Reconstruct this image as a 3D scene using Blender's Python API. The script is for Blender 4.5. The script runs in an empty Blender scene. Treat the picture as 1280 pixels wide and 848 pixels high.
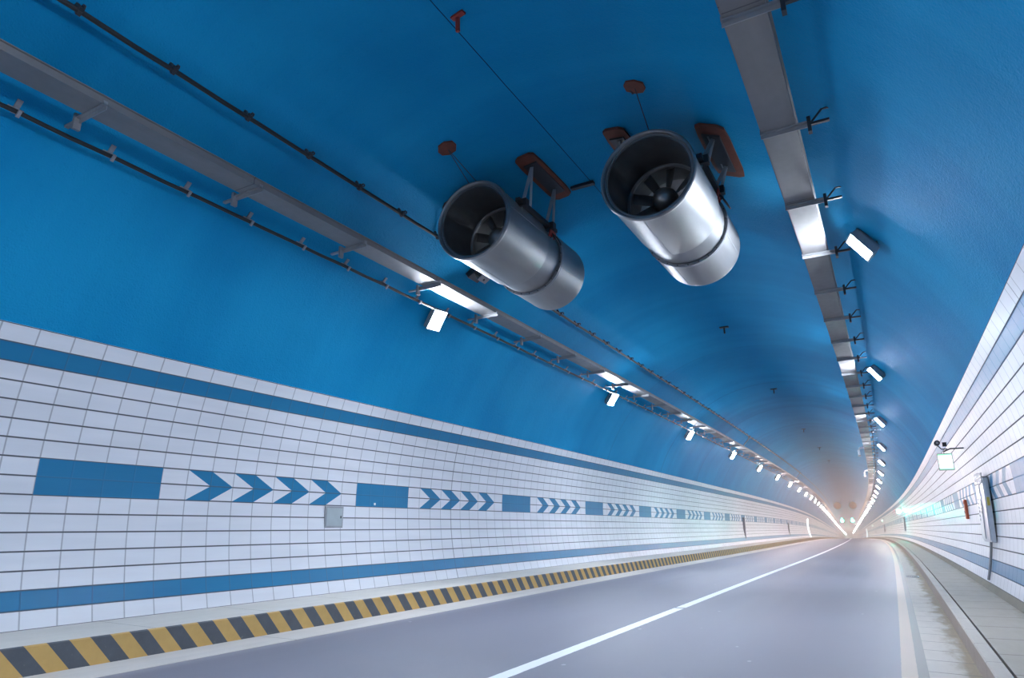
import bpy, bmesh, math, random
from mathutils import Vector, Matrix
random.seed(7)
SC = bpy.context.scene
COL = SC.collection
PI = math.pi

# ------------------------------------------------------------------ tunnel line
R, ZC = 4.8937, 1.7198                       # vault radius and height of its centre
KN = [0, 12, 25, 45, 75, 120, 200, 400]
HD = [0, .00767, .01127, .02228, .04114, .05806, .06006, .05891]      # heading to the left
GR = [0, -.00223, .00183, .00049, .00544, .01275, .01513, .01454]     # fall of the road
def integ(k, s):
    if s <= 0: return 0.0
    a = 0.0
    for i in range(7):
        d = min(s, KN[i+1]) - KN[i]
        if d <= 0: break
        a += k[i]*d + (k[i+1]-k[i])/(KN[i+1]-KN[i])*d*d/2
    if s > 400: a += k[-1]*(s-400)
    return a
def W(X, s, Z): return Vector((X - integ(HD, s), s, Z - integ(GR, s)))
def heading(s): return math.atan2(integ(HD, s+.5)-integ(HD, s-.5), 1.0)
S_START, S_END = -62.0, 900.0
def stations(a=S_START, b=S_END):
    out, s = [], a
    while s < b - 1e-6:
        out.append(s); s += 6 if s < -2.1 else .5 if s < 30 else (1.0 if s < 90 else 3.0 if s < 300 else 15.0)
    out.append(b); return out

# ------------------------------------------------------------------ camera
cam = bpy.data.objects.new('camera', bpy.data.cameras.new('camera')); COL.objects.link(cam)
cam.data.sensor_width = 36; cam.data.lens = 23.406
cam.data.clip_start = .05; cam.data.clip_end = 2000
rx = Vector((0.87209969, 0.48926394, -0.00793251)); ux = Vector((0.14154945, -0.23672379, 0.96121049)); bx_ = Vector((0.46840782, -0.83939421, -0.27570179))
m3 = Matrix((rx, ux, bx_)).transposed().to_4x4(); m3.translation = Vector((3.389, 0, 1.2368))
cam.matrix_world = m3
SC.camera = cam
# ------------------------------------------------------------------ world, exposure
SC.view_settings.view_transform = 'Standard'; SC.view_settings.look = 'None'
SC.view_settings.gamma = 1; SC.view_settings.use_curve_mapping = False
SC.view_settings.exposure = 0.95
w = bpy.data.worlds.new('world'); SC.world = w; w.use_nodes = True
w.node_tree.nodes['Background'].inputs[0].default_value = (.88, .96, 1.0, 1)
w.node_tree.nodes['Background'].inputs[1].default_value = 1.1      # daylight beyond the far portals
LAMP_POWER = 430.0
HAZE_DENSITY = .0055

# ------------------------------------------------------------------ material helpers
class NT:
    def __init__(s, name):
        s.m = bpy.data.materials.new(name); s.m.use_nodes = True; s.t = s.m.node_tree
        s.b = s.t.nodes['Principled BSDF']
    def n(s, kind, **kw):
        x = s.t.nodes.new(kind)
        for k, v in kw.items(): setattr(x, k, v)
        return x
    def put(s, sock, v):
        if isinstance(v, bpy.types.NodeSocket): s.t.links.new(v, sock)
        else: sock.default_value = v
    def M(s, op, a, b=0.0, c=None, clamp=False):
        x = s.n('ShaderNodeMath', operation=op, use_clamp=clamp)
        s.put(x.inputs[0], a); s.put(x.inputs[1], b)
        if c is not None: s.put(x.inputs[2], c)
        return x.outputs[0]
    def step(s, e0, e1, v):
        x = s.n('ShaderNodeMapRange', interpolation_type='SMOOTHSTEP')
        s.put(x.inputs[0], v); x.inputs[1].default_value = e0; x.inputs[2].default_value = e1
        return x.outputs[0]
    def mix(s, f, a, b):
        x = s.n('ShaderNodeMix', data_type='RGBA'); s.put(x.inputs[0], f)
        for k, v in ((6, a), (7, b)):
            s.put(x.inputs[k], v if isinstance(v, bpy.types.NodeSocket) else (*v, 1))
        return x.outputs[2]
    def uv(s):
        x = s.n('ShaderNodeUVMap'); x.uv_map = 'UVMap'
        y = s.n('ShaderNodeSeparateXYZ'); s.t.links.new(x.outputs[0], y.inputs[0])
        return x.outputs[0], y.outputs[0], y.outputs[1]
    def noise(s, vec, scale, detail=3, rough=.5):
        x = s.n('ShaderNodeTexNoise'); s.put(x.inputs['Vector'], vec)
        x.inputs['Scale'].default_value = scale; x.inputs['Detail'].default_value = detail; x.inputs['Roughness'].default_value = rough
        return x.outputs[0]
    def scaled(s, vec, sx, sy, sz=1):
        x = s.n('ShaderNodeMapping'); s.put(x.inputs[0], vec); x.inputs[3].default_value = (sx, sy, sz); return x.outputs[0]
    def obj(s): return s.n('ShaderNodeTexCoord').outputs['Object']
    def bump(s, h, strength=.3, dist=.02):
        x = s.n('ShaderNodeBump'); x.inputs['Strength'].default_value = strength; x.inputs['Distance'].default_value = dist
        s.put(x.inputs['Height'], h); s.t.links.new(x.outputs[0], s.b.inputs['Normal'])
    def set(s, **kw):
        for k, v in kw.items():
            k = {'color': 'Base Color', 'rough': 'Roughness', 'metal': 'Metallic', 'spec': 'Specular IOR Level', 'coat': 'Coat Weight'}[k]
            if isinstance(v, tuple): v = (*v, 1)
            s.put(s.b.inputs[k], v)
        return s.m

def plain(name, c, rough=.6, metal=0.0, var=.25, scale=6.0, spec=.5):
    t = NT(name); f = t.noise(t.obj(), scale, 4)
    col = t.mix(f, tuple(x*(1-var) for x in c), tuple(min(1, x*(1+var)) for x in c))
    t.bump(t.noise(t.obj(), scale*8, 2), .08, .01)
    return t.set(color=col, rough=rough, metal=metal, spec=spec)
def glow(name, c, strength):
    t = NT(name); t.set(color=(.8, .8, .8), rough=.4)
    t.b.inputs['Emission Color'].default_value = (*c, 1); t.b.inputs['Emission Strength'].default_value = strength
    return t.m

MAT = {}
def tiles():
    t = NT('wall_tiles'); vec, u, v = t.uv()
    M = t.M
    def edge(x):
        f = M('FRACT', x); return M('MINIMUM', f, M('SUBTRACT', 1.0, f))
    lv = M('SUBTRACT', 1.0, t.step(.012, .03, edge(u)))
    lh = M('SUBTRACT', 1.0, t.step(.026, .058, edge(v)))
    def between(x, a, b): return M('MULTIPLY', M('GREATER_THAN', x, a), M('LESS_THAN', x, b))
    band = M('ADD', between(v, 1, 2), between(v, 14, 15))
    q = M('FLOORED_MODULO', u, 14.0)
    mid = between(v, 7, 9)
    block = M('LESS_THAN', q, 4.0)
    ww = M('SUBTRACT', 1.0, M('ABSOLUTE', M('SUBTRACT', v, 8.0)))
    tt = M('FLOORED_MODULO', M('SUBTRACT', q, 5.0), 2.0)
    che = M('MULTIPLY', between(q, 5, 13), M('MULTIPLY', M('GREATER_THAN', tt, ww), M('LESS_THAN', tt, M('ADD', ww, 1.0))))
    pat = M('MULTIPLY', mid, M('MAXIMUM', block, che))
    blue = M('MAXIMUM', band, pat)
    # every tile its own slight tone
    cx = t.n('ShaderNodeCombineXYZ'); t.put(cx.inputs[0], M('FLOOR', u)); t.put(cx.inputs[1], M('FLOOR', v))
    wn = t.n('ShaderNodeTexWhiteNoise', noise_dimensions='2D'); t.put(wn.inputs['Vector'], cx.outputs[0])
    tone = M('MULTIPLY_ADD', wn.outputs[0], .05, .95)
    dirt = t.noise(t.scaled(vec, .25, 1.2), 1.0, 4)
    white = t.mix(dirt, (.62, .63, .67), (.80, .80, .84))
    bl = t.mix(dirt, (.010, .155, .315), (.016, .20, .38))
    base = t.mix(blue, white, bl)
    x = t.n('ShaderNodeMix', data_type='RGBA', blend_type='MULTIPLY'); x.inputs[0].default_value = 1
    t.put(x.inputs[6], base); cmb = t.n('ShaderNodeCombineXYZ')
    for k in range(3): t.put(cmb.inputs[k], tone)
    t.put(x.inputs[7], cmb.outputs[0]); base = x.outputs[2]
    # joints: the level ones deep and dark, the upright ones finer; an expansion joint every 29 tiles
    uj = M('FLOORED_MODULO', M('SUBTRACT', u, 22.0), 29.5)
    ej = M('LESS_THAN', uj, .06)
    lines = M('MAXIMUM', M('MULTIPLY', lv, .48), M('MAXIMUM', lh, M('MULTIPLY', ej, .6)))
    inblock = M('MULTIPLY', M('MULTIPLY', mid, block), .65)
    lines = M('MULTIPLY', lines, M('SUBTRACT', 1.0, inblock))
    ln = M('MULTIPLY', lines, M('SUBTRACT', 1.0, M('MULTIPLY', blue, .45)))
    col = t.mix(ln, base, (.09, .095, .105))
    t.bump(M('SUBTRACT', 1.0, M('MAXIMUM', lv, lh)), .35, .006)
    rough = M('MULTIPLY_ADD', lines, .5, M('MULTIPLY_ADD', dirt, .12, .30))
    return t.set(color=col, rough=rough, spec=.22)
MAT['tiles'] = tiles()

def vault():
    t = NT('blue_sprayed_vault'); vec, u, v = t.uv()
    st = t.noise(t.scaled(vec, .9, .07), 1.0, 4, .6)
    patch = t.noise(t.scaled(vec, .35, .5), 1.0, 3)
    fine = t.noise(vec, 14.0, 5, .7)
    f = t.M('ADD', t.M('MULTIPLY', st, .5), t.M('MULTIPLY', patch, .5))
    col = t.mix(t.step(.3, .7, f), (.004, .215, .45), (.010, .285, .54))
    col = t.mix(t.M('MULTIPLY', t.step(.55, .75, fine), .25), col, (.004, .17, .38))
    # soot along the crown further in, and a hairline joint beside the crown
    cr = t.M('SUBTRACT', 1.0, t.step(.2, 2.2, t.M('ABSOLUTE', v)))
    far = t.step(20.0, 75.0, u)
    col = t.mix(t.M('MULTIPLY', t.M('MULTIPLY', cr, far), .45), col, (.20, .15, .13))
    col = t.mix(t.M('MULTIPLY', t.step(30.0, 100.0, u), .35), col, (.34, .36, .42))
    hl = t.M('LESS_THAN', t.M('ABSOLUTE', t.M('ADD', v, t.M('MULTIPLY_ADD', st, .02, .145))), .006)
    hl = t.M('MULTIPLY', hl, t.M('LESS_THAN', u, 14.0))
    col = t.mix(hl, col, (.006, .03, .08))
    # shutter joints round the vault every six metres
    rj = t.M('LESS_THAN', t.M('ABSOLUTE', t.M('SUBTRACT', t.M('FLOORED_MODULO', u, 6.0), 3.0)), .03)
    rj = t.M('MULTIPLY', rj, t.step(14.0, 30.0, u))
    col = t.mix(t.M('MULTIPLY', rj, .45), col, (.02, .05, .12))
    h = t.M('ADD', t.M('MULTIPLY', fine, .6), t.M('MULTIPLY', t.noise(vec, 45.0, 3), .4))
    t.bump(h, .85, .025)
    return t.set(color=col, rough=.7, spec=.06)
MAT['vault'] = vault()

def road():
    t = NT('asphalt_with_lines'); vec, u, v = t.uv()     # u across, v along
    ag = t.noise(vec, 60.0, 4, .7); st = t.noise(t.scaled(vec, 1.4, .06), 1.0, 4); pt = t.noise(t.scaled(vec, .6, .12), 1.0, 3)
    col = t.mix(st, (.150, .148, .185), (.235, .225, .27))
    col = t.mix(t.M('MULTIPLY', pt, .4), col, (.27, .27, .33))
    col = t.mix(t.M('MULTIPLY', ag, .35), col, (.08, .085, .11))
    vo = t.n('ShaderNodeTexVoronoi'); t.put(vo.inputs['Vector'], t.scaled(vec, 1.6, 1.1)); vo.inputs['Scale'].default_value = 1.6
    spot = t.M('MULTIPLY', t.M('LESS_THAN', vo.outputs['Distance'], .055), t.M('GREATER_THAN', pt, .5))
    col = t.mix(t.M('MULTIPLY', spot, .4), col, (.55, .56, .62))
    def strip(a, b, wob=.01):
        x = t.M('ADD', u, t.M('MULTIPLY_ADD', t.noise(t.scaled(vec, 3, 3), 3.0, 4), wob*2, -wob))
        return t.M('MULTIPLY', t.M('GREATER_THAN', x, a), t.M('LESS_THAN', x, b))
    cl = strip(.09, .245)
    gap = t.M('LESS_THAN', t.M('ABSOLUTE', t.M('SUBTRACT', v, 11.3)), .05)
    cl = t.M('MULTIPLY', cl, t.M('SUBTRACT', 1.0, gap))
    col = t.mix(t.M('MULTIPLY', cl, .93), col, (.86, .87, .88))
    el = strip(3.235, 3.36)
    col = t.mix(t.M('MULTIPLY', el, t.M('MULTIPLY_ADD', st, .5, .45)), col, (.52, .385, .30))
    sh = strip(3.36, 3.46)
    col = t.mix(t.M('MULTIPLY', sh, .8), col, (.20, .185, .165))
    # pale dust at the side of the carriageway
    du = t.M('MULTIPLY', t.M('SUBTRACT', 1.0, t.step(-3.1, -2.75, u)), .4)
    col = t.mix(du, col, (.42, .40, .42))
    t.bump(ag, .25, .006)
    return t.set(color=col, rough=t.M('MULTIPLY_ADD', st, .25, .42), spec=.35)
MAT['road'] = road()

def concrete(name, a, b, joint=None, jcol=(.12, .11, .10), stain=None, jw=.012, jphase=0.0):
    t = NT(name); vec, u, v = t.uv()                     # u across (metres), v along
    f = t.noise(t.scaled(vec, 4, 1.1), 1.3, 5, .6); g = t.noise(vec, 30, 4, .7)
    col = t.mix(f, a, b); col = t.mix(t.M('MULTIPLY', g, .25), col, tuple(x*.6 for x in a))
    if stain:
        s1 = t.step(stain[0], stain[1], t.M('ADD', u, t.M('MULTIPLY_ADD', f, .5, -.25)))
        col = t.mix(t.M('MULTIPLY', s1, .8), col, stain[2])
    h = g
    if joint:
        j = t.M('FLOORED_MODULO', t.M('ADD', v, jphase), joint)
        j = t.M('LESS_THAN', t.M('ADD', j, t.M('MULTIPLY_ADD', g, .01, -.005)), jw)
        col = t.mix(t.M('MULTIPLY', j, .85), col, jcol)
        h = t.M('SUBTRACT', g, t.M('MULTIPLY', j, 3.0))
    t.bump(h, .3, .008)
    return t.set(color=col, rough=.72, spec=.35)
MAT['slabs'] = concrete('walkway_slabs', (.35, .31, .26), (.47, .42, .36), joint=.95, jphase=.15, jw=.022, stain=(4.50, 4.66, (.26, .23, .17)))
MAT['ledge'] = concrete('left_ledge_concrete', (.60, .56, .50), (.76, .72, .66), joint=1.6, jw=.008)
MAT['gutter'] = concrete('gutter_concrete', (.44, .40, .36), (.64, .58, .53), joint=.62, jw=.02, stain=(3.62, 3.80, (.20, .14, .07)))
MAT['verge'] = concrete('left_verge_concrete', (.56, .52, .48), (.74, .69, .64), joint=3.1, jw=.01)
MAT['kerb_top'] = concrete('kerb_concrete', (.44, .39, .34), (.58, .52, .46), joint=1.0, jw=.01)
MAT['kerb_face'] = concrete('kerb_stained_face', (.30, .24, .20), (.43, .35, .30), joint=1.0, jw=.012)
MAT['grime'] = concrete('dirty_channel', (.12, .11, .09), (.24, .21, .16))

def kerb_stripes():
    t = NT('kerb_yellow_black'); vec, u, v = t.uv()      # u height in metres, v along
    ph = t.M('SUBTRACT', v, t.M('MULTIPLY', t.M('SUBTRACT', .264, u), .91))
    ph = t.M('DIVIDE', t.M('SUBTRACT', ph, 3.53), .1964)
    yel = t.M('LESS_THAN', t.M('FLOORED_MODULO', ph, 2.0), 1.0)
    f = t.noise(vec, 5.0, 5, .65)
    y = t.mix(f, (.48, .29, .085), (.66, .42, .14)); k = t.mix(f, (.055, .065, .08), (.11, .12, .14))
    col = t.mix(yel, k, y)
    col = t.mix(t.M('MULTIPLY', t.step(.62, .75, t.noise(vec, 22, 4, .7)), .5), col, (.30, .28, .25))
    t.bump(f, .15, .005)
    return t.set(color=col, rough=.6)
MAT['stripes'] = kerb_stripes()

def tray_metal():
    t = NT('galvanised_tray'); vec, u, v = t.uv()
    f = t.noise(t.scaled(vec, 2, .5), 2.0, 4); g = t.noise(vec, 9.0, 4)
    col = t.mix(f, (.17, .165, .17), (.27, .26, .26))
    j = t.M('LESS_THAN', t.M('FLOORED_MODULO', t.M('SUBTRACT', v, .96), 3.74), .012)
    col = t.mix(t.M('MULTIPLY', j, .8), col, (.08, .08, .09))
    return t.set(color=col, rough=t.M('MULTIPLY_ADD', g, .25, .38), metal=.35, spec=.5)
MAT['tray'] = tray_metal()
def brushed():
    t = NT('brushed_steel'); o = t.obj()
    f = t.noise(t.scaled(o, 3, .6, 3), 2.0, 4); g = t.noise(t.scaled(o, 40, 4, 40), 2.0, 2)
    col = t.mix(f, (.21, .21, .213), (.35, .35, .353))
    t.bump(g, .05, .004)
    return t.set(color=col, rough=t.M('MULTIPLY_ADD', f, .2, .34), metal=.85)
MAT['steel'] = brushed()
MAT['duct_inside'] = plain('perforated_duct_lining', (.12, .12, .125), .55, .6)
MAT['rust'] = plain('red_lead_rust', (.13, .035, .02), .75, 0, .5, 9)
MAT['strut'] = plain('grey_strut', (.32, .33, .35), .5, .5)
MAT['old_lining'] = plain('rust_brown_lining', (.50, .20, .03), .7)
MAT['rubber'] = plain('black_rubber', (.012, .012, .014), .5)
MAT['dark'] = plain('dark_steel', (.04, .042, .05), .5, .4)
MAT['galv'] = plain('galvanised_bracket', (.30, .305, .32), .42, .4)
MAT['case'] = plain('lamp_housing', (.30, .32, .35), .45, .3)
MAT['red'] = plain('red_tag', (.35, .04, .03), .6)
MAT['orange'] = plain('orange_box', (.62, .13, .05), .5)
MAT['hatch'] = plain('pale_grey_hatch', (.36, .41, .43), .5, .1, .12)
MAT['film'] = plain('silver_cabinet', (.55, .58, .64), .3, .5, .3, 5)
MAT['foil'] = plain('creased_plastic_film', (.85, .87, .92), .12, .3, .15, 14)
MAT['yellow'] = plain('yellow_sticker', (.65, .5, .08), .5)
MAT['white_paint'] = plain('white_reflective_strip', (.85, .87, .9), .3, 0, .06)

# ------------------------------------------------------------------ mesh helpers
class MB:
    def __init__(s): s.v, s.f, s.uv, s.mi = [], [], [], []
    def face(s, idx, uv=None, mi=0): s.f.append(idx); s.uv.append(uv or [(0, 0)]*len(idx)); s.mi.append(mi)
    def box(s, x0, x1, y0, y1, z0, z1, M=None):
        b = len(s.v)
        for p in ((x0,y0,z0),(x1,y0,z0),(x1,y1,z0),(x0,y1,z0),(x0,y0,z1),(x1,y0,z1),(x1,y1,z1),(x0,y1,z1)):
            p = Vector(p); s.v.append(M @ p if M else p)
        for q in ((0,3,2,1),(4,5,6,7),(0,1,5,4),(1,2,6,5),(2,3,7,6),(3,0,4,7)): s.face([b+i for i in q])
        return s
    def bar(s, a, b, w, h, up=(0,0,1)):
        a, b = Vector(a), Vector(b); d = (b-a).normalized(); up = Vector(up)
        if abs(d.dot(up)) > .98: up = Vector((0,1,0))
        x = d.cross(up).normalized(); z = x.cross(d)
        k = len(s.v)
        for p in (a, b):
            for i, j in ((-1,-1),(1,-1),(1,1),(-1,1)): s.v.append(p + x*i*w/2 + z*j*h/2)
        for q in ((0,1,2,3),(7,6,5,4),(0,4,5,1),(1,5,6,2),(2,6,7,3),(3,7,4,0)): s.face([k+i for i in q])
        return s
    def tube(s, pts, r, n=8, cap=True):
        pts = [Vector(p) for p in pts]; k = len(s.v); N = len(pts)
        for i, p in enumerate(pts):
            d = (pts[min(i+1, N-1)] - pts[max(i-1, 0)]).normalized()
            up = Vector((0,0,1)) if abs(d.z) < .9 else Vector((1,0,0))
            x = d.cross(up).normalized(); z = x.cross(d)
            for j in range(n):
                a = 2*PI*j/n; s.v.append(p + x*math.cos(a)*r + z*math.sin(a)*r)
        for i in range(N-1):
            for j in range(n):
                j2 = (j+1) % n; s.face([k+i*n+j, k+i*n+j2, k+(i+1)*n+j2, k+(i+1)*n+j])
        if cap: s.face([k+j for j in range(n)]); s.face([k+(N-1)*n+j for j in range(n)][::-1])
        return s
    def lathe(s, prof, n=48, axis='y', closed=False, c=(0,0,0)):
        k = len(s.v); N = len(prof)
        for (t, r) in prof:
            for j in range(n):
                a = 2*PI*j/n
                p = (r*math.cos(a), t, r*math.sin(a)) if axis == 'y' else (r*math.cos(a), r*math.sin(a), t)
                s.v.append(Vector(p) + Vector(c))
        for i in range(N-1 + (1 if closed else 0)):
            i2 = (i+1) % N
            for j in range(n):
                j2 = (j+1) % n; s.face([k+i*n+j, k+i*n+j2, k+i2*n+j2, k+i2*n+j])
        return s
    def prism(s, poly, y0, y1, f):
        """poly of (a,b); f(a,b,y)->Vector"""
        k = len(s.v); n = len(poly)
        for y in (y0, y1):
            for a, b in poly: s.v.append(f(a, b, y))
        for i in range(n):
            j = (i+1) % n; s.face([k+i, k+j, k+n+j, k+n+i])
        s.face([k+i for i in range(n)][::-1]); s.face([k+n+i for i in range(n)])
        return s
    def build(s, name, mats, parent=None, smooth=False, bevel=0.0, normals=True):
        me = bpy.data.meshes.new(name); me.from_pydata([tuple(p) for p in s.v], [], s.f)
        mats = mats if isinstance(mats, (list, tuple)) else [mats]
        for m in mats: me.materials.append(MAT[m] if isinstance(m, str) else m)
        ul = me.uv_layers.new(name='UVMap'); i = 0
        for fi, p in enumerate(me.polygons):
            p.material_index = s.mi[fi]; p.use_smooth = smooth
            for q in s.uv[fi]: ul.data[i].uv = q; i += 1
        if normals:
            b = bmesh.new(); b.from_mesh(me); bmesh.ops.recalc_face_normals(b, faces=b.faces); b.to_mesh(me); b.free()
        if smooth: me.set_sharp_from_angle(angle=math.radians(40))
        o = bpy.data.objects.new(name, me); COL.objects.link(o)
        if parent: o.parent = parent
        if bevel:
            q = o.modifiers.new('bevel', 'BEVEL'); q.width = bevel; q.segments = 2; q.limit_method = 'ANGLE'
        return o
def sweep(prof, st, uvf=None, closed=False, caps=False):
    """prof: list of (X,Z); swept along the tunnel line"""
    mb = MB(); n = len(prof)
    for s in st:
        for X, Z in prof: mb.v.append(W(X, s, Z))
    m = n if closed else n-1
    for i in range(len(st)-1):
        for j in range(m):
            j2 = (j+1) % n; a, b = st[i], st[i+1]
            uv = [uvf(j, a), uvf(j+1, a), uvf(j+1, b), uvf(j, b)] if uvf else None
            mb.face([i*n+j, i*n+j2, (i+1)*n+j2, (i+1)*n+j], uv)
    if caps and closed:
        mb.face(list(range(n))[::-1]); k = (len(st)-1)*n; mb.face([k+j for j in range(n)])
    return mb
def sweep_m(prof, st):
    """closed solid whose UVs are metres: u = distance round the profile from X, v = along"""
    return sweep(prof, st, lambda j, s: (prof[j % len(prof)][0], s), closed=True, caps=True)

def struct(o): o['kind'] = 'structure'; return o
def thing(name, label, cat, loc=(0,0,0), rz=0, group=None):
    o = bpy.data.objects.new(name, None); COL.objects.link(o); o.location = loc; o.rotation_euler = (0,0,rz)
    o.empty_display_size = .1
    return tag(o, label, cat, group)
def tag(o, label, cat, group=None):
    o['label'] = label; o['category'] = cat
    if group: o['group'] = group
    return o
def copy_tree(o, parent=None):
    c = o.copy(); COL.objects.link(c)
    if parent: c.parent = parent
    for ch in list(o.children): copy_tree(ch, c)
    return c
ORD = ['first','second','third','fourth','fifth','sixth','seventh','eighth','ninth','tenth','eleventh','twelfth','thirteenth','fourteenth','fifteenth','sixteenth','seventeenth','eighteenth','nineteenth','twentieth','twenty-first','twenty-second','twenty-third','twenty-fourth','twenty-fifth','twenty-sixth']

# ------------------------------------------------------------------ structure
ST = stations()
def arc(row, base=.272):
    th0 = math.asin((base - ZC)/R); th = th0 + row*.2/R
    return R*math.cos(th), ZC + R*math.sin(th)
TW = .37188
def tile_wall(name, side, s0):
    rows = list(range(0, 17)); pr = [arc(r) for r in rows]
    prof = [(side*x, z) for x, z in pr]
    mb = sweep(prof, ST, lambda j, s: ((s - s0)/TW, j))
    # thickness: the tiling stands a little proud of the vault
    x, z = prof[-1]; th = math.asin((z-ZC)/R); x2, z2 = side*(R+.05)*math.cos(th), ZC+(R+.05)*math.sin(th)
    m2 = sweep([(x, z), (x2, z2)], ST, lambda j, s: ((s-s0)/TW, 15.5))
    k = len(mb.v); mb.v += m2.v
    for f, uv in zip(m2.f, m2.uv): mb.face([k+i for i in f], uv)
    return struct(mb.build(name, 'tiles', smooth=True, normals=False))
tile_wall('wall_left', -1, 3.982)
tile_wall('wall_right', 1, 10.10)
th_top = math.asin((arc(16)[1]-ZC)/R) - .01
NV = 40
vp = []
for i in range(NV+1):
    th = th_top + (PI-2*th_top)*i/NV; vp.append(((R+.03)*math.cos(th), ZC+(R+.03)*math.sin(th), (PI/2-th)*R))
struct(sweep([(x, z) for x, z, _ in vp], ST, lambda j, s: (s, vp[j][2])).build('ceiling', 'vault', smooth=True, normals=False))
# carriageway with its lines
rp = [-3.02, -2, -1, 0, 1, 2, 3, 3.445]
struct(sweep([(x, 0) for x in rp], ST, lambda j, s: (rp[j], s)).build('floor', 'road', normals=False))
struct(sweep_m([(-3.64, -.1), (-3.64, .004), (-3.02, .004), (-3.02, -.1)], ST).build('trim_1', 'verge'))
struct(sweep_m([(3.445, -.1), (3.445, -.004), (3.87, -.012), (3.87, -.1)], ST).build('trim_2', 'gutter'))
# left kerb: striped face, concrete ledge behind
lk = [(-3.63, -.05), (-3.63, .252), (-3.642, .264)]
struct(sweep(lk, ST, lambda j, s: (lk[j][1], s)).build('trim_3', 'stripes', normals=False))
ld = [(-3.642, .264), (-3.9, .266), (-4.69, .275), (-4.69, .1), (-3.66, .1)]
struct(sweep_m(ld, ST).build('trim_4', 'ledge'))
# right kerb, walkway slabs, dirty channel at the foot of the wall
kf = [(3.838, -.05), (3.852, .165)]
struct(sweep(kf, ST, lambda j, s: (kf[j][1], s)).build('trim_5', 'kerb_face', normals=False))
struct(sweep_m([(3.852, .165), (3.862, .18), (3.965, .18), (3.965, .05), (3.852, .05)], ST).build('trim_6', 'kerb_top'))
struct(sweep_m([(3.990, .05), (3.990, .176), (4.61, .18), (4.61, .05)], ST).build('trim_7', 'slabs'))
struct(sweep_m([(3.9, .0), (3.9, .10), (4.61, .10), (4.625, .165), (4.70, .275), (4.70, .0)], ST).build('trim_8', 'grime'))

# drain grate in the right gutter
g = thing('drain_grate', 'small slotted drain grate set in the gutter beside the right kerb', 'grate', W(3.60, 20.5, 0))
mb = MB(); mb.box(-.15, .15, -.3, -.27, -.02, .006); mb.box(-.15, .15, .27, .3, -.02, .006); mb.box(-.15, -.12, -.3, .3, -.02, .006); mb.box(.12, .15, -.3, .3, -.02, .006)
mb.build('frame', 'strut', g)
for k in range(9): MB().box(-.115+k*.0277, -.103+k*.0277, -.27, .27, -.02, .003).build('grate_bar', 'dark', g)

# ------------------------------------------------------------------ tunnel lamps
def lamp_glass(name, c, k=1.0): return glow(name, c, LAMP_POWER*k)
LC = [lamp_glass('lamp_light_cool', (.80, .88, 1.0)), lamp_glass('lamp_light_neutral', (1.0, .82, .80), 1.15), lamp_glass('lamp_light_warm', (1.0, .78, .72), 1.0)]
TILT = math.radians(53)        # the lamps look back along the tunnel and down
def lamp_proto(side, glass, tone):
    t = thing('tunnel_lamp', 'x', 'lamp')
    # local frame: x across, y along the tunnel, z up; face looks down and towards the road
    Rm = Matrix.Rotation(-side*math.radians(76), 4, 'Z') @ Matrix.Rotation(-TILT, 4, 'X')
    MB().box(-.15, .15, -.20, .20, -.02, .09, Rm).build('housing', 'case', t, bevel=.012)
    fr = MB()
    for a in ((-.16, -.135, -.21, .21), (.135, .16, -.21, .21), (-.135, .135, -.21, -.185), (-.135, .135, .185, .21)): fr.box(*a, -.035, -.015, Rm)
    fr.build('bezel', 'case', t)
    MB().box(-.135, .135, -.185, .185, -.03, -.021, Rm).build('lamp_glass', glass, t)
    f = MB()
    for k in range(5): f.box(-.12+k*.055, -.11+k*.055, -.17, .17, .09, .125, Rm)
    f.build('cooling_fins', 'case', t)
    b = MB(); b.bar((side*.02, .06, .02), (side*.19, .08, .05), .04, .02); b.bar((side*.02, .06, -.06), (side*.19, .08, .05), .03, .02); b.bar((side*.195, -.07, .04), (side*.195, .2, .04), .02, .10)
    b.build('bracket', 'dark', t)
    return t
NL = 90
protos = {}; far_mesh = {}
def lamp(side, i, s):
    tone = 0 if s < 45 else (1 if s < 85 else 2)
    key = (side, tone)
    first = key not in protos
    if first: protos[key] = lamp_proto(side, LC[tone], tone)
    t = protos[key] if first else copy_tree(protos[key])
    if i >= 24:                                  # specks at the far end: one mesh each, shared
        for ch in list(t.children): bpy.data.objects.remove(ch)
        bpy.data.objects.remove(t)
        if side not in far_mesh:
            Rm = Matrix.Rotation(-side*math.radians(76), 4, 'Z') @ Matrix.Rotation(-TILT, 4, 'X')
            m = MB().box(-.16, .16, -.21, .21, -.02, .09, Rm).box(-.135, .135, -.185, .185, -.03, -.021, Rm)
            m.mi = [0]*6 + [1]*6
            t = m.build('tunnel_lamp', ['case', LC[2]]); far_mesh[side] = t
        else: t = far_mesh[side].copy(); COL.objects.link(t)
        t['category'] = 'lamp'
    t.location = W(side*3.50, s, 4.965); t.rotation_euler = (0, 0, heading(s))
    nm = 'left' if side < 0 else 'right'
    if i < 0:
        t['label'] = 'tunnel lamp on the %s vault outside the picture, behind the camera' % nm; t['group'] = 'lamps behind the camera'
    else:
        if i < 14: lab = ('nearest and largest white lamp on the %s vault, just below the cable tray' % nm) if i == 0 else '%s white lamp from the camera along the %s vault' % (ORD[i], nm)
        else:
            lab = 'tiny far lamp merged in the line of light on the %s vault' % nm
        t['label'] = lab
        t['group'] = 'lamps along the %s vault' % nm if i < 14 else 'far lamps merging on the %s vault' % nm
for side, s0 in ((-1, 9.54), (1, 9.788)):
    for i in list(range(-3, NL)): lamp(side, i, s0 + i*9.1404)

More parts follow.
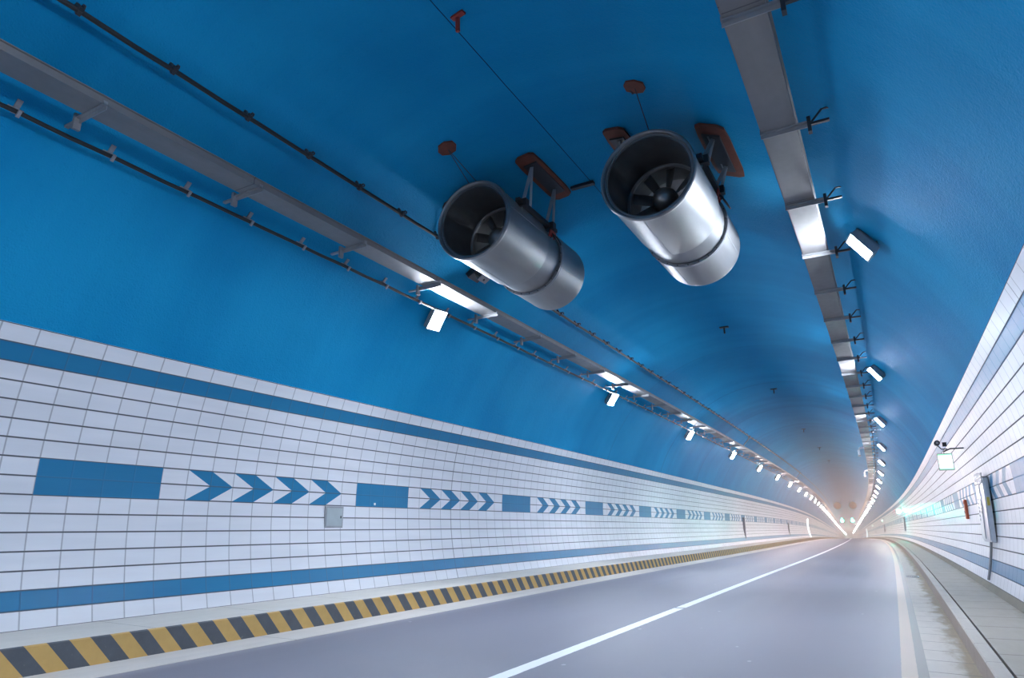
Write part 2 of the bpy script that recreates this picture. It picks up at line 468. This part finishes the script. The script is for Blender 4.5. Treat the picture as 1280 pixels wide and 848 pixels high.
# ------------------------------------------------------------------ cable trays with their cantilever brackets
ST2 = [s for s in ST if s < 230]
def tray(side, label, far_group=None):
    t = thing('cable_tray', label, 'cable tray', W(side*2.89, 0, 5.2))
    def loc(o): o.parent = t; o.matrix_parent_inverse = Matrix.Translation(-Vector(t.location))
    pr = [(2.725, 5.295), (2.725, 5.215), (3.055, 5.215), (3.055, 5.295), (3.045, 5.295), (3.045, 5.226), (2.737, 5.226), (2.737, 5.295)]
    o = sweep([(side*x, z) for x, z in pr], ST2, lambda j, s: (pr[j % 8][0], s), closed=True, caps=True).build('tray', 'tray'); loc(o)
    # folded lips along both edges
    for x0, x1 in ((2.702, 2.727), (3.053, 3.074)):
        q = [(x0, 5.288), (x1, 5.288), (x1, 5.298), (x0, 5.298)]
        o = sweep([(side*x, z) for x, z in q], ST2, lambda j, s: (q[j % 4][0], s), closed=True, caps=True).build('tray_lip', 'tray'); loc(o)
    cb = MB()
    for dx in (-.10, -.04, .03, .1): cb.tube([W(side*(2.89+dx), s, 5.246) for s in ST2[::2]], .02, 6)
    o = cb.build('cables_inside', 'rubber', smooth=True); loc(o)
    # brackets
    arm = foot = None
    for k in range(60):
        s = -.83 + k*1.87 + (.02 if side < 0 else .0)
        if arm is None:
            m = MB(); m.box(-.20, .27, -.022, .022, -.012, 0); m.box(-.20, .27, .012, .022, -.055, -.012)   # angle section under the tray
            m.box(-.20, -.188, -.022, .022, -.02, .03)
            if side < 0:
                for i, p in enumerate(m.v): m.v[i] = Vector((-p.x, p.y, p.z))
            arm = m.build('bracket', 'galv', t)
            m = MB(); m.box(.255, .29, -.035, .035, -.13, .04); m.box(.29, .46, -.02, .02, -.05, -.025)
            if side > 0: m.tube([(.27, 0, -.04), (.40, 0, .10), (.52, 0, .10)], .011, 6)
            if side < 0:
                for i, p in enumerate(m.v): m.v[i] = Vector((-p.x, p.y, p.z))
            foot = m.build('wall_foot', 'dark' if side > 0 else 'galv', arm)
            a = arm
        else:
            a = arm.copy(); COL.objects.link(a); a.parent = t
            f = foot.copy(); COL.objects.link(f); f.parent = a
        a.location = W(side*2.905, s, 5.214) - Vector(t.location); a.rotation_euler = (0, 0, heading(s))
    return t
tray(-1, 'long galvanised cable tray hung on brackets along the left side of the blue vault')
tray(1, 'long galvanised cable tray overhead on the right, seen from underneath with bracket straps')

# wall cables with clips
def wall_cable(side, ang_pt, label, dx, r, pitch, s_clip, clipfn, smax=230, n2=66, gap=None):
    """ang_pt: point on the vault in section; cable stands dx off it"""
    x, z = ang_pt; th = math.atan2(z-ZC, x); rr = R-dx
    X, Z = rr*math.cos(th), ZC+rr*math.sin(th)
    t = thing('power_cable', label, 'cable', W(X, 0, Z))
    sts = [s for s in ST if s < smax]
    o = MB().tube([W(X, s, Z + .005*math.sin((s-s_clip)*2*PI/pitch+1.57)) for s in sts if s < 20] + [W(X, s, Z) for s in sts if s >= 20], r, 8).build('cable', 'rubber', smooth=True)
    o.parent = t; o.matrix_parent_inverse = Matrix.Translation(-Vector(t.location))
    first = None
    for k in range(-2, n2):
        s = s_clip + k*pitch
        if first is None:
            m = MB(); clipfn(m, th); first = m.build('clip', MAT['dark'] if dx > .085 else MAT['galv'], t); c = first
        else: c = first.copy(); COL.objects.link(c); c.parent = t
        c.location = W(X, s, Z) - Vector(t.location); c.rotation_euler = (0, 0, heading(s))
    return t
def clip_low(m, th):
    n = Vector((math.cos(th), 0, math.sin(th))); tv = Vector((-n.z, 0, n.x))
    m.bar(-n*.03, n*.12, .03, .03, (0,1,0)); m.bar(n*.10 + tv*.05, n*.10 - tv*.10, .05, .014, n)
    m.bar(tv*.035 - n*.03, -tv*.04 - n*.03, .03, .02, n)
    m.bar(n*.1 - Vector((0,.07,0)), n*.1 + Vector((0,.07,0)), .02, .012, n)
def clip_top(m, th):
    n = Vector((math.cos(th), 0, math.sin(th))); tv = Vector((-n.z, 0, n.x))
    m.bar(-n*.035, n*.14, .032, .032, (0,1,0)); m.bar(-tv*.05, tv*.035, .04, .05, n)
    m.tube([-tv*.04+n*.01, -tv*.075, -tv*.085-n*.03, -tv*.06-n*.05], .011, 6)
wall_cable(-1, (-3.41, 5.11), 'black power cable clipped to the left vault just below the left cable tray', .08, .024, .9105, 2.524, clip_low)
wall_cable(-1, (-2.53, 5.905), 'dark cable run clipped high on the left vault above the cable tray', .10, .026, .9417, 2.462, clip_top)

# white cross arms between tray and upper cable further in
for k, (s, lab) in enumerate(((36.5, 'pale steel arm reaching from the left tray up to the upper cable, nearer one'), (63.1, 'pale steel arm between left tray and upper cable, farther one'))):
    t = thing('support_arm', lab, 'arm', W(-2.9, s, 5.3), heading(s), 'support arms on the left vault')
    MB().bar((0, 0, 0), (.40, .0, .46), .07, .04).build('arm', 'galv', t)
    MB().box(.36, .47, -.06, .06, .44, .55).build('wall_plate', 'galv', t)
# white conduits leaving the right tray
for s, lab in ((40.0, 'white hooked conduit beside the right cable tray, the nearer one'), (56.6, 'white hooked conduit beside the right cable tray, the farther one')):
    t = thing('conduit', lab, 'pipe', W(2.5, s, 5.2), heading(s), 'conduits leaving the right tray')
    MB().tube([(-.05, 0, -.35), (-.05, 0, -.05), (0, 0, .04), (.1, 0, .08), (.40, 0, .08)], .055, 10).build('pipe', 'white_paint', t, smooth=True)
    MB().lathe([(-.37, .0), (-.37, .075), (-.31, .075), (-.31, .05)], 12, 'z', c=(-.05, 0, 0)).build('end_collar', 'galv', t)

# ------------------------------------------------------------------ jet fans
def fan_parts(t, detail=True):
    lining = 'duct_inside' if detail else 'old_lining'; blade_m = lining
    L = 2.72; N = 64 if detail else 20
    def lathe(prof, name, m, n=N, closed=True, parent=t): return MB().lathe(prof, n, 'y', closed).build(name, m, parent, smooth=True)
    # inlet silencer: rolled lip, outer skin, lining
    lip = [(.05, .565), (.015, .572), (0, .588), (0, .604), (.02, .618), (.05, .617), (.075, .604)]
    fs = lathe(lip + [(.09, .602), (1.28, .602), (1.30, .596), (1.30, .545), (.05, .548)], 'inlet_silencer', 'steel')
    lathe([(.06, .544), (.06, .534), (1.28, .53), (1.28, .54)], 'duct_lining', lining, parent=fs)
    lathe([(1.295, .54), (1.295, .572), (1.79, .566), (1.79, .54)], 'fan_casing', 'steel')
    for y in ((1.79, 1.83) if detail else ()):
        fl = lathe([(y-.012, .57), (y-.014, .612), (y+.014, .612), (y+.012, .57)], 'flange', 'galv')
        if y < 1.8:
            for k in range(24):
                a = 2*PI*k/24
                MB().lathe([(-.03, 0), (-.022, .008), (0, .008)], 6, 'y', False, (.592*math.cos(a), y-.01, .592*math.sin(a))).build('bolt', 'dark', fl)
    rs = lathe([(1.84, .545), (1.84, .602), (2.62, .602), (2.66, .604), (L, .600), (L, .575), (L-.02, .565), (L-.05, .545)], 'outlet_silencer', 'steel')
    lathe([(1.84, .53), (1.84, .54), (L-.06, .544), (L-.06, .534)], 'duct_lining', lining, parent=rs)
    if detail:
        # lengthwise seams of the skins
        for a in (-100, 10, 150):
            r = math.radians(a); MB().bar((.602*math.cos(r), .1, .602*math.sin(r)), (.602*math.cos(r), 1.28, .602*math.sin(r)), .012, .006, (math.cos(r), 0, math.sin(r))).build('seam', 'strut', fs)
        for a in (-112, -20):
            r = math.radians(a); MB().bar((.602*math.cos(r), 1.87, .602*math.sin(r)), (.602*math.cos(r), 2.6, .602*math.sin(r)), .012, .006, (math.cos(r), 0, math.sin(r))).build('seam', 'strut', rs)
    # impeller
    if not detail:
        g = MB().lathe([(-.01, 0), (-.02, .2), (-.012, .4), (.02, .55), (.03, .55), (0, .4), (-.008, .2), (0, 0)], N, 'y').build('inlet_grille', lining, t, smooth=True)
    ring = lathe([(.80, .50), (.79, .51), (.79, .534), (.84, .534), (.84, .50)], 'guide_ring', 'steel') if detail else None
    hub = lathe([(.62, .0), (.625, .05), (.65, .10), (.70, .145), (.77, .172), (.84, .18), (1.62, .18), (1.62, 0)], 'hub', 'steel', 24, False)
    for k in range(9 if detail else 5):
        a0 = 2*PI*k/(9 if detail else 5); m = MB(); rows = 7; k0 = 0
        for side in (0, 1):
            for i in range(rows):
                r = .17 + (.51-.17)*i/(rows-1); tw = math.radians(62 - 34*i/(rows-1)); ch = .13 - .03*i/(rows-1)
                for e in (-1, -.33, .33, 1):
                    ua = e*ch/2*math.cos(tw)*1.5; ya = .88 + e*ch/2*math.sin(tw) + .02*(1-e*e) + side*.008
                    a = a0 + ua/r*1.0
                    m.v.append(Vector((r*math.cos(a), ya, r*math.sin(a))))
        n = rows*4
        for side in (0, 1):
            for i in range(rows-1):
                for j in range(3):
                    q = [side*n+i*4+j, side*n+i*4+j+1, side*n+(i+1)*4+j+1, side*n+(i+1)*4+j]; m.face(q if side else q[::-1])
        per = [i*4 for i in range(rows)] + [(rows-1)*4+j for j in (1, 2, 3)] + [i*4+3 for i in range(rows-2, -1, -1)] + [2, 1]
        for i in range(len(per)):
            a, b = per[i], per[(i+1) % len(per)]; m.face([a, b, n+b, n+a])
        m.build('blade', blade_m, t, smooth=True)
    if not detail: return
    for a in (45, 135, 225, 315):
        r = math.radians(a); MB().bar((.17*math.cos(r), 1.56, .17*math.sin(r)), (.54*math.cos(r), 1.56, .54*math.sin(r)), .012, .12, (0, 1, 0)).build('guide_vane', 'strut', t)

def fan(label, X, s, Z, side, tagang):
    t = thing('jet_fan', label, 'fan', W(X, s, Z), 0, 'jet fans under the vault')
    fan_parts(t)
    def ceil_z(xw): return ZC + math.sqrt(R*R - xw*xw) - Z + .03        # local height of the vault
    # rusty mounting plates and hangers either side, plus the safety plate with wires ahead
    for sd in (-1, 1):
        Xo = (0.70 if sd*side < 0 else 1.99)*side                       # where the plate sits on the vault
        lx = Xo - X; y0, y1 = 8.40-s-.62, 8.40-s+.72
        wd = .17 if sd*side < 0 else .2
        m = MB(); pts = []
        for yy, k in ((y0-.05, .55), (y0, .9), (y0+.25, 1), (y1-.2, 1), (y1, .9), (y1+.06, .5)):
            for e in (-1, 1):
                xx = Xo + e*wd*k; pts.append((xx-X, yy, ceil_z(xx)))
        for dz in (-.005, -.045):
            for p in pts: m.v.append(Vector((p[0], p[1], p[2]+dz)))
        for i in range(5):
            a = i*2; m.face([a, a+1, a+3, a+2]); m.face([12+a, 12+a+2, 12+a+3, 12+a+1])
            m.face([a, a+2, 12+a+2, 12+a]); m.face([a+1, 12+a+1, 12+a+3, a+3])
        m.face([0, 12, 13, 1]); m.face([10, 11, 23, 22])
        m.build('ceiling_plate', 'rust', t)
        k_ = (ceil_z(Xo+.01*side)-ceil_z(Xo))/.01*side
        MB().box(-wd*.62, wd*.62, y0+.16, y1-.16, -.07, -.03, Matrix.Translation((lx, 0, ceil_z(Xo))) @ Matrix.Rotation(-math.atan(k_), 4, 'Y')).build('anchor_frame', 'dark', t)
        zc = ceil_z(Xo) - .04
        # hanger: a pair of legs down to a rail at the casing's side
        rz = .34; rxx = sd*.56
        for yy in (y0+.25, y1-.3):
            h = MB(); h.bar((lx, yy, zc), (rxx, yy-.08, rz+.02), .05, .05); h.bar((lx, yy, zc), (rxx, yy+.16, rz+.02), .035, .035)
            h.bar((lx-.07, yy, zc), (lx+.07, yy, zc), .16, .03)
            h.build('hanger', 'strut', t)
        rl = MB(); rl.box(rxx-.035, rxx+.035, y0+.0, y1-.05, rz-.03, rz+.03); rl.box(rxx-.09, rxx+.09, y0+.1, y0+.2, rz-.06, rz+.05); rl.box(rxx-.09, rxx+.09, y1-.32, y1-.22, rz-.06, rz+.05)
        rl.build('rail', 'dark', t)
        MB().tube([(rxx, y0+.15, rz-.02), (rxx*.98, y0+.15, rz-.12), (sd*.50, y0+.15, .30)], .02, 6).build('damper', 'galv', t)
    Xp, sp = (-1.41, 6.80) if side < 0 else (1.33, 6.85)
    lx, ly, zc = Xp-X, sp-s, ceil_z(Xp)
    m = MB(); n = 8
    for z in (-.03, -.005):
        for k in range(n):
            a = 2*PI*k/n+.3; m.v.append(Vector((lx+.13*math.cos(a)*(1+.1*(k % 2)), ly+.14*math.sin(a), zc+z - .35*.13*math.cos(a)*side*(1 if side < 0 else 1)*0 - (Xp/math.sqrt(R*R-Xp*Xp))*.13*math.cos(a))))
    m.face(list(range(n))[::-1]); m.face([n+k for k in range(n)])
    for k in range(n): m.face([k, (k+1) % n, n+(k+1) % n, n+k])
    m.build('safety_plate', 'rust', t)
    m = MB(); m.tube([(lx, ly, zc-.02), (.02, .35, .60)], .006, 5); m.tube([(lx, ly, zc-.02), (-.12, .22, .60)], .006, 5) if side < 0 else m.tube([(lx-.09, ly-.02, zc+.02), (lx-.06, ly+.12, zc-.02)], .012, 5)
    m.build('safety_wire', 'dark', t)
    # terminal: red tag and loop of black cable at the casing
    r = math.radians(tagang); c = Vector((.60*math.cos(r), 1.50, .60*math.sin(r)))
    m = MB(); 
    for k in range(5): m.bar(c + Vector((0, .04*k-.08, -.05+.02*(k % 2))), c + Vector((.03, .04*k-.07, .08-.01*k)), .03, .02, (1, 0, 0))
    m.build('red_tag', 'red', t)
    tv = Vector((-math.sin(r), 0, math.cos(r))); nv = Vector((math.cos(r), 0, math.sin(r)))
    pts = [c + nv*(.03+.03*math.sin(k/14*PI)) - tv*(.13-.13*math.cos(k/14*2*PI)) + Vector((0, .085*math.sin(k/14*2*PI), 0)) for k in range(15)]
    pts += [c - tv*.13 + Vector((0, -.1, 0)) + nv*.03, c - tv*.17 + Vector((0, -.2, 0))+nv*.02]
    MB().tube(pts, .009, 6).build('cable_loop', 'rubber', t, smooth=True)
    return t
fan('left jet fan, round steel duct hung from rusty plates, nearer the first left lamp', -1.385, 7.42, 5.575, -1, 22)
fan('right jet fan, round steel duct with open mouth, beside the right cable tray', 1.27, 7.3, 5.49, 1, 22)
def small_fan(label, X, s):
    t = thing('jet_fan', label, 'fan', W(X, s, 5.35), heading(s), 'far jet fans'); fan_parts(t, False)
    for y in (.6, 1.9):
        MB().bar((-.5, y, .3), (-.62, y, 1.0), .05, .05).build('hanger', 'strut', t); MB().bar((.5, y, .3), (.62, y, 1.0), .05, .05).build('hanger', 'strut', t)
    return t
small_fan('tiny far jet fan deep in the tunnel, the left of the far pair', -1.2, 128)
small_fan('tiny far jet fan deep in the tunnel, the right of the far pair', 1.15, 128)

# ------------------------------------------------------------------ rusty hooks on the crown
for (s, X, lab, T) in ((4.98, -.03, 'rusty red T-shaped bracket on the crown of the vault near the top edge', 1),
                     (18.49, -.02, 'dark hook on the crown beyond the jet fans, nearest of the plain hooks', 0),
                     (28.3, -.08, 'dark hook on the crown, the second of the plain hooks beyond the fans', 0),
                     (41.1, -.2, 'dark hook on the crown, the third of the plain hooks beyond the fans', 0),
                     (51.5, -.1, 'dark hook on the crown, the fourth of the plain hooks beyond the fans', 0),
                     (61.8, -.04, 'dark hook on the crown, the farthest of the plain hooks', 0)):
    z = ZC + math.sqrt((R+.03)**2 - X*X)
    t = thing('ceiling_hook', lab, 'hook', W(X, s, z), heading(s), 'hooks along the crown')
    m = MB()
    if T:
        MB().bar((0, 0, 0), (.0, .01, -.20), .04, .03).build('shank', 'red', t)
        MB().bar((-.07, .0, -.012), (.10, -.03, -.012), .06, .03).build('base_plate', 'red', t)
    else:
        MB().bar((0, 0, 0), (0, 0, -.20), .04, .04).build('shank', 'dark', t)
        MB().box(-.12, .12, -.06, .06, -.035, 0).build('base_plate', 'dark', t)
# flat steel plate on the vault beside the left fan
t = thing('vault_plate', 'narrow dark steel plate on the vault right of the left fan hanger', 'plate', W(-.30, 9.05, ZC+math.sqrt(R*R-.09)+.02))
MB().box(-.2, .2, -.04, .04, -.05, 0).build('plate', 'dark', t)

Xb = -2.66; th = math.atan2(math.sqrt(R*R-Xb*Xb), Xb)
t = thing('junction_bracket', 'pale bent steel bracket on the vault behind the lower side of the left fan', 'bracket', W(Xb, 9.65, ZC+math.sqrt((R+.02)**2-Xb*Xb)), heading(9.65))
Mq = Matrix.Rotation(PI/2-th, 4, 'Y')
MB().box(-.22, .10, -.16, .16, -.12, -.005, Mq).build('base', 'dark', t, bevel=.01)
MB().box(-.10, .24, -.13, .13, -.27, -.25, Mq).build('face_plate', 'galv', t, bevel=.004)
MB().box(-.10, -.08, -.13, .13, -.25, -.11, Mq).build('web', 'galv', t)
MB().lathe([(-.285, 0), (-.285, .02), (-.27, .02)], 8, 'z', False).build('bolt', 'dark', t).matrix_local = Mq @ Matrix.Translation((-.04, .0, 0))

# ------------------------------------------------------------------ right wall: lit signs, cabinets
def wall_pt(z, off=0):
    return math.sqrt((R-off)**2 - (z-ZC)**2)
sign_glass = glow('sign_glass', (.80, 1.0, .86), .75); green_edge = glow('sign_green_face', (.25, 1.0, .45), .55)
green_lamp = glow('green_lamp', (.06, 1.0, .74), 750.0)
def lit_sign(s, label, near=False):
    X = wall_pt(2.6)
    t = thing('lit_sign', label, 'sign', W(X, s, 2.66), heading(s) + (math.radians(16) if s == 63.0 else 0), 'lit signs along the right wall')
    m = MB(); m.box(-.50, -.24, -.035, .035, -.37, -.04); m.build('sign_box', 'case', t, bevel=.006)
    MB().box(-.488, -.252, -.042, -.034, -.355, -.055).build('sign_face', green_lamp if s == 63.0 else sign_glass, t)
    MB().box(-.488, -.252, -.0445, -.040, -.080, -.055).build('green_strip', green_edge, t)
    MB().box(-.488, -.252, -.0445, -.040, -.355, -.330).build('green_strip', green_edge, t)
    MB().box(-.488, -.252, .034, .042, -.355, -.055).build('sign_face', green_edge, t)
    m = MB(); m.tube([(.03, 0, .05), (-.25, 0, .05), (-.37, 0, .0), (-.37, 0, -.05)], .014, 8); m.build('arm', 'dark', t, smooth=True)
    if near:
        c = MB().lathe([(-.09, 0), (-.09, .03), (-.088, .052), (.07, .052), (.08, .03), (.08, 0)], 20, 'y', False, (-.46, 0, .17)).build('camera_body', 'dark', t, smooth=True)
        MB().lathe([(-.096, 0), (-.096, .022), (-.088, .026)], 16, 'y', False, (-.46, 0, .17)).build('camera_lens', 'galv', c)
        MB().tube([(-.46, 0, .13), (-.40, 0, .05), (-.30, 0, .05)], .012, 6).build('camera_stalk', 'dark', c)
        MB().box(-.37, -.30, -.03, .03, .10, .18).build('junction_box', 'dark', t)
lit_sign(16.0, 'lit green-white sign box on an arm below a round camera, nearest on right wall', True)
lit_sign(63.0, 'second lit sign along the right wall, throwing turquoise light on the tiles')
lit_sign(110.0, 'third lit sign along the right wall, small and far')
lit_sign(157.0, 'farthest lit sign along the right wall, a speck near the vanishing point')

def cabinet(s, label, near=False):
    # stands on the tiles, tilted with the wall
    zt, zb = 2.02, .95; xt, xb = wall_pt(zt, .005), wall_pt(zb, .005)
    t = thing('wall_cabinet', label, 'cabinet', W(xb, s, zb), heading(s), 'cabinets along the right wall')
    dx = xt-xb; H = zt-zb; tilt = math.atan2(dx, H)
    Mx = Matrix.Rotation(tilt, 4, 'Y')
    MB().box(-.07, 0, -.56, .56, 0, H, Mx).build('body', 'film', t, bevel=.008)
    MB().box(-.082, -.07, -.53, .53, .03, H-.04, Mx).build('door', 'film', t, bevel=.004)
    if near:
        MB().box(-.095, -.082, .02, .52, .05, H-.1, Mx).build('door_leaf', 'film', t)
        MB().box(-.105, -.005, -.58, .58, H, H+.015, Mx).build('rain_lip', 'galv', t)
        m = MB()
        random.seed(3)
        for k in range(11):
            y = -.54+k*.105; m.bar(Mx @ Vector((-.10, y, H-.10+random.uniform(0,.03))), Mx @ Vector((-.09, y+random.uniform(-.05,.05), H+.06+random.uniform(0,.05))), .05, .02, (1, 0, 0))
        m.build('film_fold', 'foil', t)
        m = MB()
        for k in range(6):
            z = H*.45+k*.07; m.bar(Mx @ Vector((-.10, -.02-.012*k, z)), Mx @ Vector((-.10, -.01-.012*k, z+.035)), .03, .012, (1, 0, 0))
            m.bar(Mx @ Vector((-.10, .34-.01*k, z-.12)), Mx @ Vector((-.10, .35-.01*k, z-.09)), .02, .012, (1, 0, 0))
        m.build('film_crease', 'foil', t)
        MB().box(-.06, -.02, -.568, -.56, .60, .74, Mx).build('sticker', 'yellow', t)
        p = MB(); p.tube([(wall_pt(z, .03)-xb, 0, z-zb) for z in (.98, .8, .6, .45, .32)], .022, 8); p.build('pipe', 'galv', t, smooth=True)
cabinet(14.65, 'tall silver cabinet in creased plastic film on the right tile wall', True)
cabinet(65.7, 'thin far cabinet on the right wall beside the turquoise light')
cabinet(117.0, 'third cabinet from the camera on the right wall, far off')
cabinet(155.0, 'farthest cabinet on the right wall, a thin dark stroke')
t = thing('fire_box', 'slim orange box fixed on the right tile wall left of the silver cabinet', 'box', W(wall_pt(1.37), 18.7, 1.37), heading(18.7))
Mx = Matrix.Rotation(math.atan2(wall_pt(1.8)-wall_pt(1.37), .43), 4, 'Y')
MB().box(-.055, 0, -.11, .11, 0, .42, Mx).build('body', 'orange', t, bevel=.01); MB().box(-.062, -.05, -.08, .08, .33, .39, Mx).build('name_plate', 'red', t)
MB().box(-.065, -.05, -.02, .02, .12, .18, Mx).build('handle', 'dark', t)

# ------------------------------------------------------------------ left wall bits
xl = -wall_pt(1.46)
t = thing('access_hatch', 'small pale grey square hatch on the left tiles under the last near chevron', 'hatch', W(xl, 8.65, 1.46))
MB().box(0, .018, -.215, .215, -.175, .175).build('frame', 'strut', t, bevel=.004)
MB().box(.016, .026, -.185, .185, -.145, .145).build('door', 'hatch', t, bevel=.003)
MB().box(.024, .032, .14, .16, -.02, .02).build('latch', 'dark', t)
o = tag(MB().box(-.002, .012, -.02, .02, -.02, .02).build('sticker', 'white_paint'), 'tiny white square sticker on the second blue block of the left wall', 'sticker'); o.location = W(-wall_pt(1.70), 9.69, 1.70)
def left_post(s, h, label, mat):
    t = thing('wall_marker', label, 'marker', W(-wall_pt(1.0), s, .275), heading(s), 'upright markers on the left wall')
    m = MB(); m.box(-.02, .10, -.05, .05, .0, h); m.build('post', mat, t, bevel=.01)
    MB().box(.10, .115, -.04, .04, h*.55, h*.95).build('face_plate', mat, t)
left_post(46.0, 1.62, 'dark upright marker post standing against the left wall in mid distance', 'strut')
left_post(72.5, 1.5, 'paler second marker post against the left wall farther in', 'galv')
arc_light = glow('light_strip', (.92, .96, 1.0), 1.3)  # glow added to the white arcs, which stayed dark as plain reflectors
def glow_arc(side, s, label):
    t = thing('glowing_arc', label, 'strip', W(side*4.6, s, .3), heading(s), 'white arcs by the far cross passage')
    m = MB(); pts = []
    for r_ in range(0, 13): x, z = arc(r_); pts.append(W(side*(x-.16), s, z) - W(side*4.6, s, .3))
    for a, b in zip(pts[:-1], pts[1:]): m.bar(a, b, .16, .08 if side < 0 else .14, (0, 1, 0))
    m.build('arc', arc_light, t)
glow_arc(-1, 100, 'lit white upright arc strip on the left wall deep in the tunnel')
glow_arc(1, 225, 'lit white upright arc strip on the right wall deep in the tunnel')

# ------------------------------------------------------------------ lane signals far down the tunnel
sig = glow('lane_signal_green', (.06, 1.0, .62), 22.0)
def signal(X, s, Z, label, w_=.45):
    t = thing('lane_signal', label, 'signal', W(X, s, Z), heading(s), 'green lane signals')
    MB().box(-w_-.1, w_+.1, 0, .25, -w_-.1, w_+.1).build('housing', 'dark', t)
    a = MB(); a.bar((0, -.02, w_), (0, -.02, -w_), .26, .03, (0, 1, 0)); a.bar((0, -.02, -w_), (-w_*.8, -.02, -.02), .2, .03, (0, 1, 0)); a.bar((0, -.02, -w_), (w_*.8, -.02, -.02), .2, .03, (0, 1, 0))
    a.build('green_arrow', sig, t)
    MB().bar((0, .12, w_+.1), (0, .12, 6.2-Z), .08, .08).build('hanger', 'strut', t)
signal(-1.15, 190, 4.35, 'left green lane signal glowing under the vault by the vanishing point')
signal(1.15, 190, 4.35, 'right green lane signal glowing under the vault by the vanishing point')

# ------------------------------------------------------------------ road dust haze deeper in the tunnel
def haze():
    st = [s for s in ST if s > 24]
    pr = [(-4.95, .0)] + [(-(R+.02)*math.cos(th_), ZC+(R+.02)*math.sin(th_)) for th_ in [(-.30) + (PI+.60)*i/28 for i in range(29)]] + [(4.95, .0)]
    o = sweep(pr[1:-1], st, closed=True, caps=True).build('haze', 'vault')
    m = bpy.data.materials.new('tunnel_haze'); m.use_nodes = True; nt = m.node_tree
    nt.nodes.remove(nt.nodes['Principled BSDF'])
    v = nt.nodes.new('ShaderNodeVolumeScatter'); v.inputs['Color'].default_value = (1.0, .88, .85, 1); v.inputs['Density'].default_value = HAZE_DENSITY; v.inputs['Anisotropy'].default_value = .3
    nt.links.new(v.outputs[0], nt.nodes['Material Output'].inputs['Volume'])
    o.data.materials.clear(); o.data.materials.append(m)
    tag(o, 'pale pinkish haze hanging in the far half of the tunnel', 'haze'); o['kind'] = 'stuff'
if HAZE_DENSITY > 0: haze()
